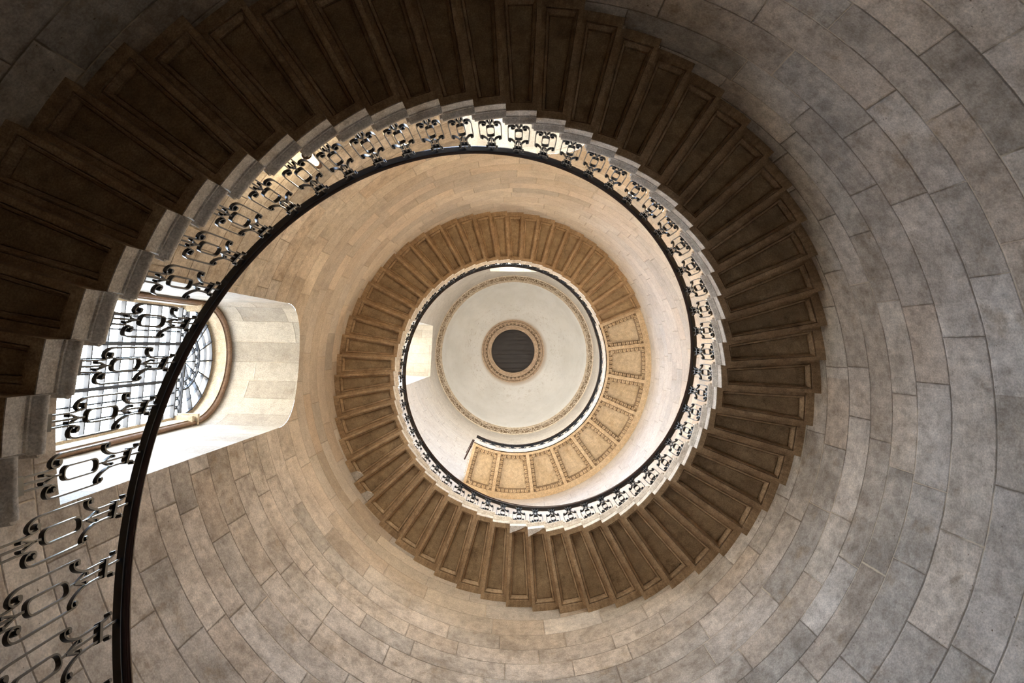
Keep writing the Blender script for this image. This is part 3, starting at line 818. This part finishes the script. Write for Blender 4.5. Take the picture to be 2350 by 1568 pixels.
ZO, RO_ = 30.25, 1.60
b = MB(); rows = []
for i in range(25):
    a = pi/2*i/24*0.98
    r = RO_ - 0.03 + (3.42 - RO_ + 0.03)*cos(a)**1.0; z = 27.50 + (ZO - 27.50)*sin(a)**0.9 if i else 27.50
    rows.append(ringpts(r, z))
b.quad_strip(rows, closed_u=True, flip=True)
dome = b.obj('ceiling', M['dome'], smooth=True); tag(dome, kind='structure')
ocu = empty('trim_2', (0, 0, 0)); tag(ocu, kind='structure')
oc = dome_c(ZO)
def orow(prof, n=96): return [[(oc[0]+r*cos(2*pi*i/n), oc[1]+r*sin(2*pi*i/n), z) for i in range(n)] for r, z in prof]
b = MB(); b.quad_strip(orow([(1.66, ZO+0.03), (1.60, ZO-0.05), (1.575, ZO-0.05), (1.565, ZO-0.01), (1.54, ZO)]), closed_u=True, flip=True)
b.quad_strip(orow([(1.335, ZO), (1.33, ZO-0.07), (1.30, ZO-0.085), (1.28, ZO-0.06), (1.27, ZO-0.03), (1.22, ZO-0.01), (1.17, ZO-0.02), (1.15, ZO-0.05), (1.13, ZO-0.04), (1.125, ZO+0.25)]), closed_u=True, flip=True)
b.obj('oculus_moulding', M['wreath'], ocu, smooth=True)
b = MB(); b.quad_strip(orow([(1.56, ZO+0.0), (1.44, ZO+0.06), (1.32, ZO+0.0)]), closed_u=True, flip=True)
b.obj('wreath_ground', M['shaded_hollow'], ocu)
b = MB(); nw = 44
for i in range(nw):
    t = 2*pi*i/nw; 
    for s in (-1, 1):
        pts = []
        for q in range(9):
            f = q/8; ang = -0.4*pi + 1.5*pi*f
            r = 1.435 + 0.062*sin(ang); a = t + s*(0.052 - 0.034*cos(ang)*(1-0.3*f))/1.43*1.15
            pts.append((oc[0]+r*cos(a), oc[1]+r*sin(a), ZO-0.045 - 0.05*sin(pi*f)))
        b.tube(pts, lambda f: 0.013 + 0.018*sin(pi*f), 6)
    pts = [(oc[0]+r*cos(t), oc[1]+r*sin(t), ZO-0.04) for r in (1.35, 1.42, 1.48, 1.54)]
    b.tube(pts, lambda f: 0.008 + 0.024*sin(pi*f), 6)
b.obj('leaf_wreath', M['wreath'], ocu, smooth=True)
b = MB()
for i in range(90):
    t = 2*pi*i/90; b.cyl((oc[0]+1.225*cos(t), oc[1]+1.225*sin(t), ZO-0.045), (0, 0, 1), 0.018, 0.04, 6, 0.028)
b.obj('bead_ring', M['wreath'], ocu, smooth=True)
cov = empty('oculus_cover', (oc[0], oc[1], ZO+0.18))
tag(cov, 'round dark boarded cover closing the hole at the top of the dome', 'hatch')
y = -1.18; j = 0; wds = [0.20, 0.26, 0.17, 0.23, 0.30, 0.19, 0.24, 0.21, 0.27, 0.16, 0.25]
while y < 1.18:
    wd = wds[j % len(wds)]; j += 1; y1 = min(y + wd, 1.19)
    ym = max(abs(y), abs(y1)) if y*y1 > 0 else 0
    hw = sqrt(max(0.02, 1.2**2 - min(abs(y), abs(y1))**2)) if y*y1 > 0 else 1.2
    b = MB(); b.box(-hw, hw, y+0.010, y1-0.010, 0.0 + 0.012*(j % 3), 0.05)
    b.obj('board', M['boards'], cov); y = y1
b = MB(); b.box(-1.3, 1.3, -1.3, 1.3, 0.052, 0.09); b.obj('backing_board', M['boards'], cov)

# ------------------------------------------------------------------ wall lamp behind the railing, plus added unseen fill lamps
LT = math.radians(-133.6)
lamp = empty('wall_lamp', P(3.56, LT, 6.36), LT)
tag(lamp, 'glowing bell-shaped wall lamp with dark metal mounts behind the upper-left railing', 'lamp')
def rev(prof, n=20): return [[(r*cos(2*pi*i/n), r*sin(2*pi*i/n), z) for i in range(n)] for r, z in prof]
b = MB(); b.quad_strip(rev([(0.070, 0.0), (0.060, 0.03), (0.050, 0.08), (0.042, 0.15), (0.036, 0.24), (0.033, 0.33)]), closed_u=True, flip=True); b.obj('glass_shade', M['lampglass'], lamp, smooth=True)
b = MB(); b.cyl((0, 0, -0.004), (0, 0, 1), 0.064, 0.012, 20); b.cyl((0, 0, -0.03), (0, 0, 1), 0.02, 0.03, 12, 0.05); b.obj('bottom_cap', M['bronze'], lamp)
b = MB(); b.cyl((0, 0, 0.33), (0, 0, 1), 0.040, 0.03, 16); b.cyl((0, 0, 0.36), (0, 0, 1), 0.032, 0.03, 16); b.cyl((0, 0, 0.39), (0, 0, 1), 0.042, 0.035, 16); b.obj('top_cap', M['bronze'], lamp)
b = MB(); b.box(0.0, RW-3.56, -0.02, 0.02, 0.36, 0.42); b.obj('bracket', M['bronze'], lamp)
b = MB(); b.box(RW-3.56-0.012, RW-3.56+0.01, -0.06, 0.06, 0.28, 0.50); b.obj('back_plate', M['bronze'], lamp)
def bulb(th, z, e):
    pl = bpy.data.lights.new('lamp_bulb', 'POINT'); pl.energy = e; pl.color = (1, 0.78, 0.50); pl.shadow_soft_size = 0.08
    po = bpy.data.objects.new('lamp_bulb', pl); COL.objects.link(po); po.location = P(3.40, th, z)
bulb(LT, 6.45, 24)
for deg_, k_, e_, wh in ((-40, -5, 120, 'beside the upper right of the lower turn'), (2, 3, 90, 'beside the right side of the lower turn'), (82, 15, 150, 'above the lowest point of the lower turn'), (165, 27, 240, 'beside the left side of the upper turn'),
                     (255, 42, 120, 'above the top of the upper turn'), (320, 52, 150, 'beside the right side of the upper turn')):
    l2 = copy_tree(lamp); th = math.radians(deg_); z = Z0 + H*k_ + 2.3  # unseen copy, added as warm fill light for the stairwell
    l2.location = P(3.56, th, z); l2.rotation_euler = (0, 0, th)
    l2['label'] = 'added unseen fill lamp behind the steps ' + wh
    bulb(th, z + 0.1, e_)

# ------------------------------------------------------------------ sky and camera
wd = bpy.data.worlds.new('daylight'); SC.world = wd; wd.use_nodes = True
nt = wd.node_tree; nt.nodes.clear()
wo = nt.nodes.new('ShaderNodeOutputWorld'); bg = nt.nodes.new('ShaderNodeBackground')
tc = nt.nodes.new('ShaderNodeTexCoord'); sp = nt.nodes.new('ShaderNodeSeparateXYZ'); cr = nt.nodes.new('ShaderNodeValToRGB')
mr = nt.nodes.new('ShaderNodeMapRange'); mr.inputs[1].default_value = -1; mr.inputs[2].default_value = 1
nt.links.new(tc.outputs['Generated'], sp.inputs[0]); nt.links.new(sp.outputs[2], mr.inputs[0]); nt.links.new(mr.outputs[0], cr.inputs[0])
e = cr.color_ramp.elements; e[0].position = 0.47; e[0].color = (0.34, 0.31, 0.27, 1); e[1].position = 0.52; e[1].color = (0.125, 0.16, 0.23, 1)
for p_, c_ in ((0.67, (0.19, 0.235, 0.31, 1)), (0.79, (0.40, 0.51, 0.70, 1)), (0.90, (0.68, 0.84, 1.0, 1))):
    q_ = e.new(p_); q_.color = c_
nt.links.new(cr.outputs[0], bg.inputs[0]); az = nt.nodes.new('ShaderNodeMapRange'); az.inputs[1].default_value = 0.1; az.inputs[2].default_value = -0.5; az.inputs[3].default_value = 42.0; az.inputs[4].default_value = 84.0
nt.links.new(sp.outputs[1], az.inputs[0]); nt.links.new(az.outputs[0], bg.inputs[1])
nt.links.new(bg.outputs[0], wo.inputs[0])

cam = bpy.data.cameras.new('camera'); co = bpy.data.objects.new('camera', cam); COL.objects.link(co)
cam.sensor_fit = 'HORIZONTAL'; cam.sensor_width = 36.0; cam.lens = 36.0*F/2350.0
cam.shift_x = -PPX/2350.0; cam.shift_y = PPY/2350.0
cam.clip_start = 0.05; cam.clip_end = 200
mx = Matrix(((RIGHT[0], -DOWN[0], -FWD[0], CX), (RIGHT[1], -DOWN[1], -FWD[1], CY), (RIGHT[2], -DOWN[2], -FWD[2], 0.0), (0, 0, 0, 1)))
co.matrix_world = mx
SC.camera = co
SC.view_settings.view_transform = 'Standard'; SC.view_settings.look = 'None'; SC.view_settings.gamma = 1.0
SC.view_settings.use_curve_mapping = False
SC.view_settings.exposure = 0.09
SC.cycles.use_denoising = True
SC.cycles.max_bounces = 10; SC.cycles.diffuse_bounces = 5; SC.cycles.use_adaptive_sampling = True; SC.cycles.adaptive_threshold = 0.06; SC.cycles.adaptive_min_samples = 20; SC.cycles.transparent_max_bounces = 12
SC.cycles.sample_clamp_indirect = 20
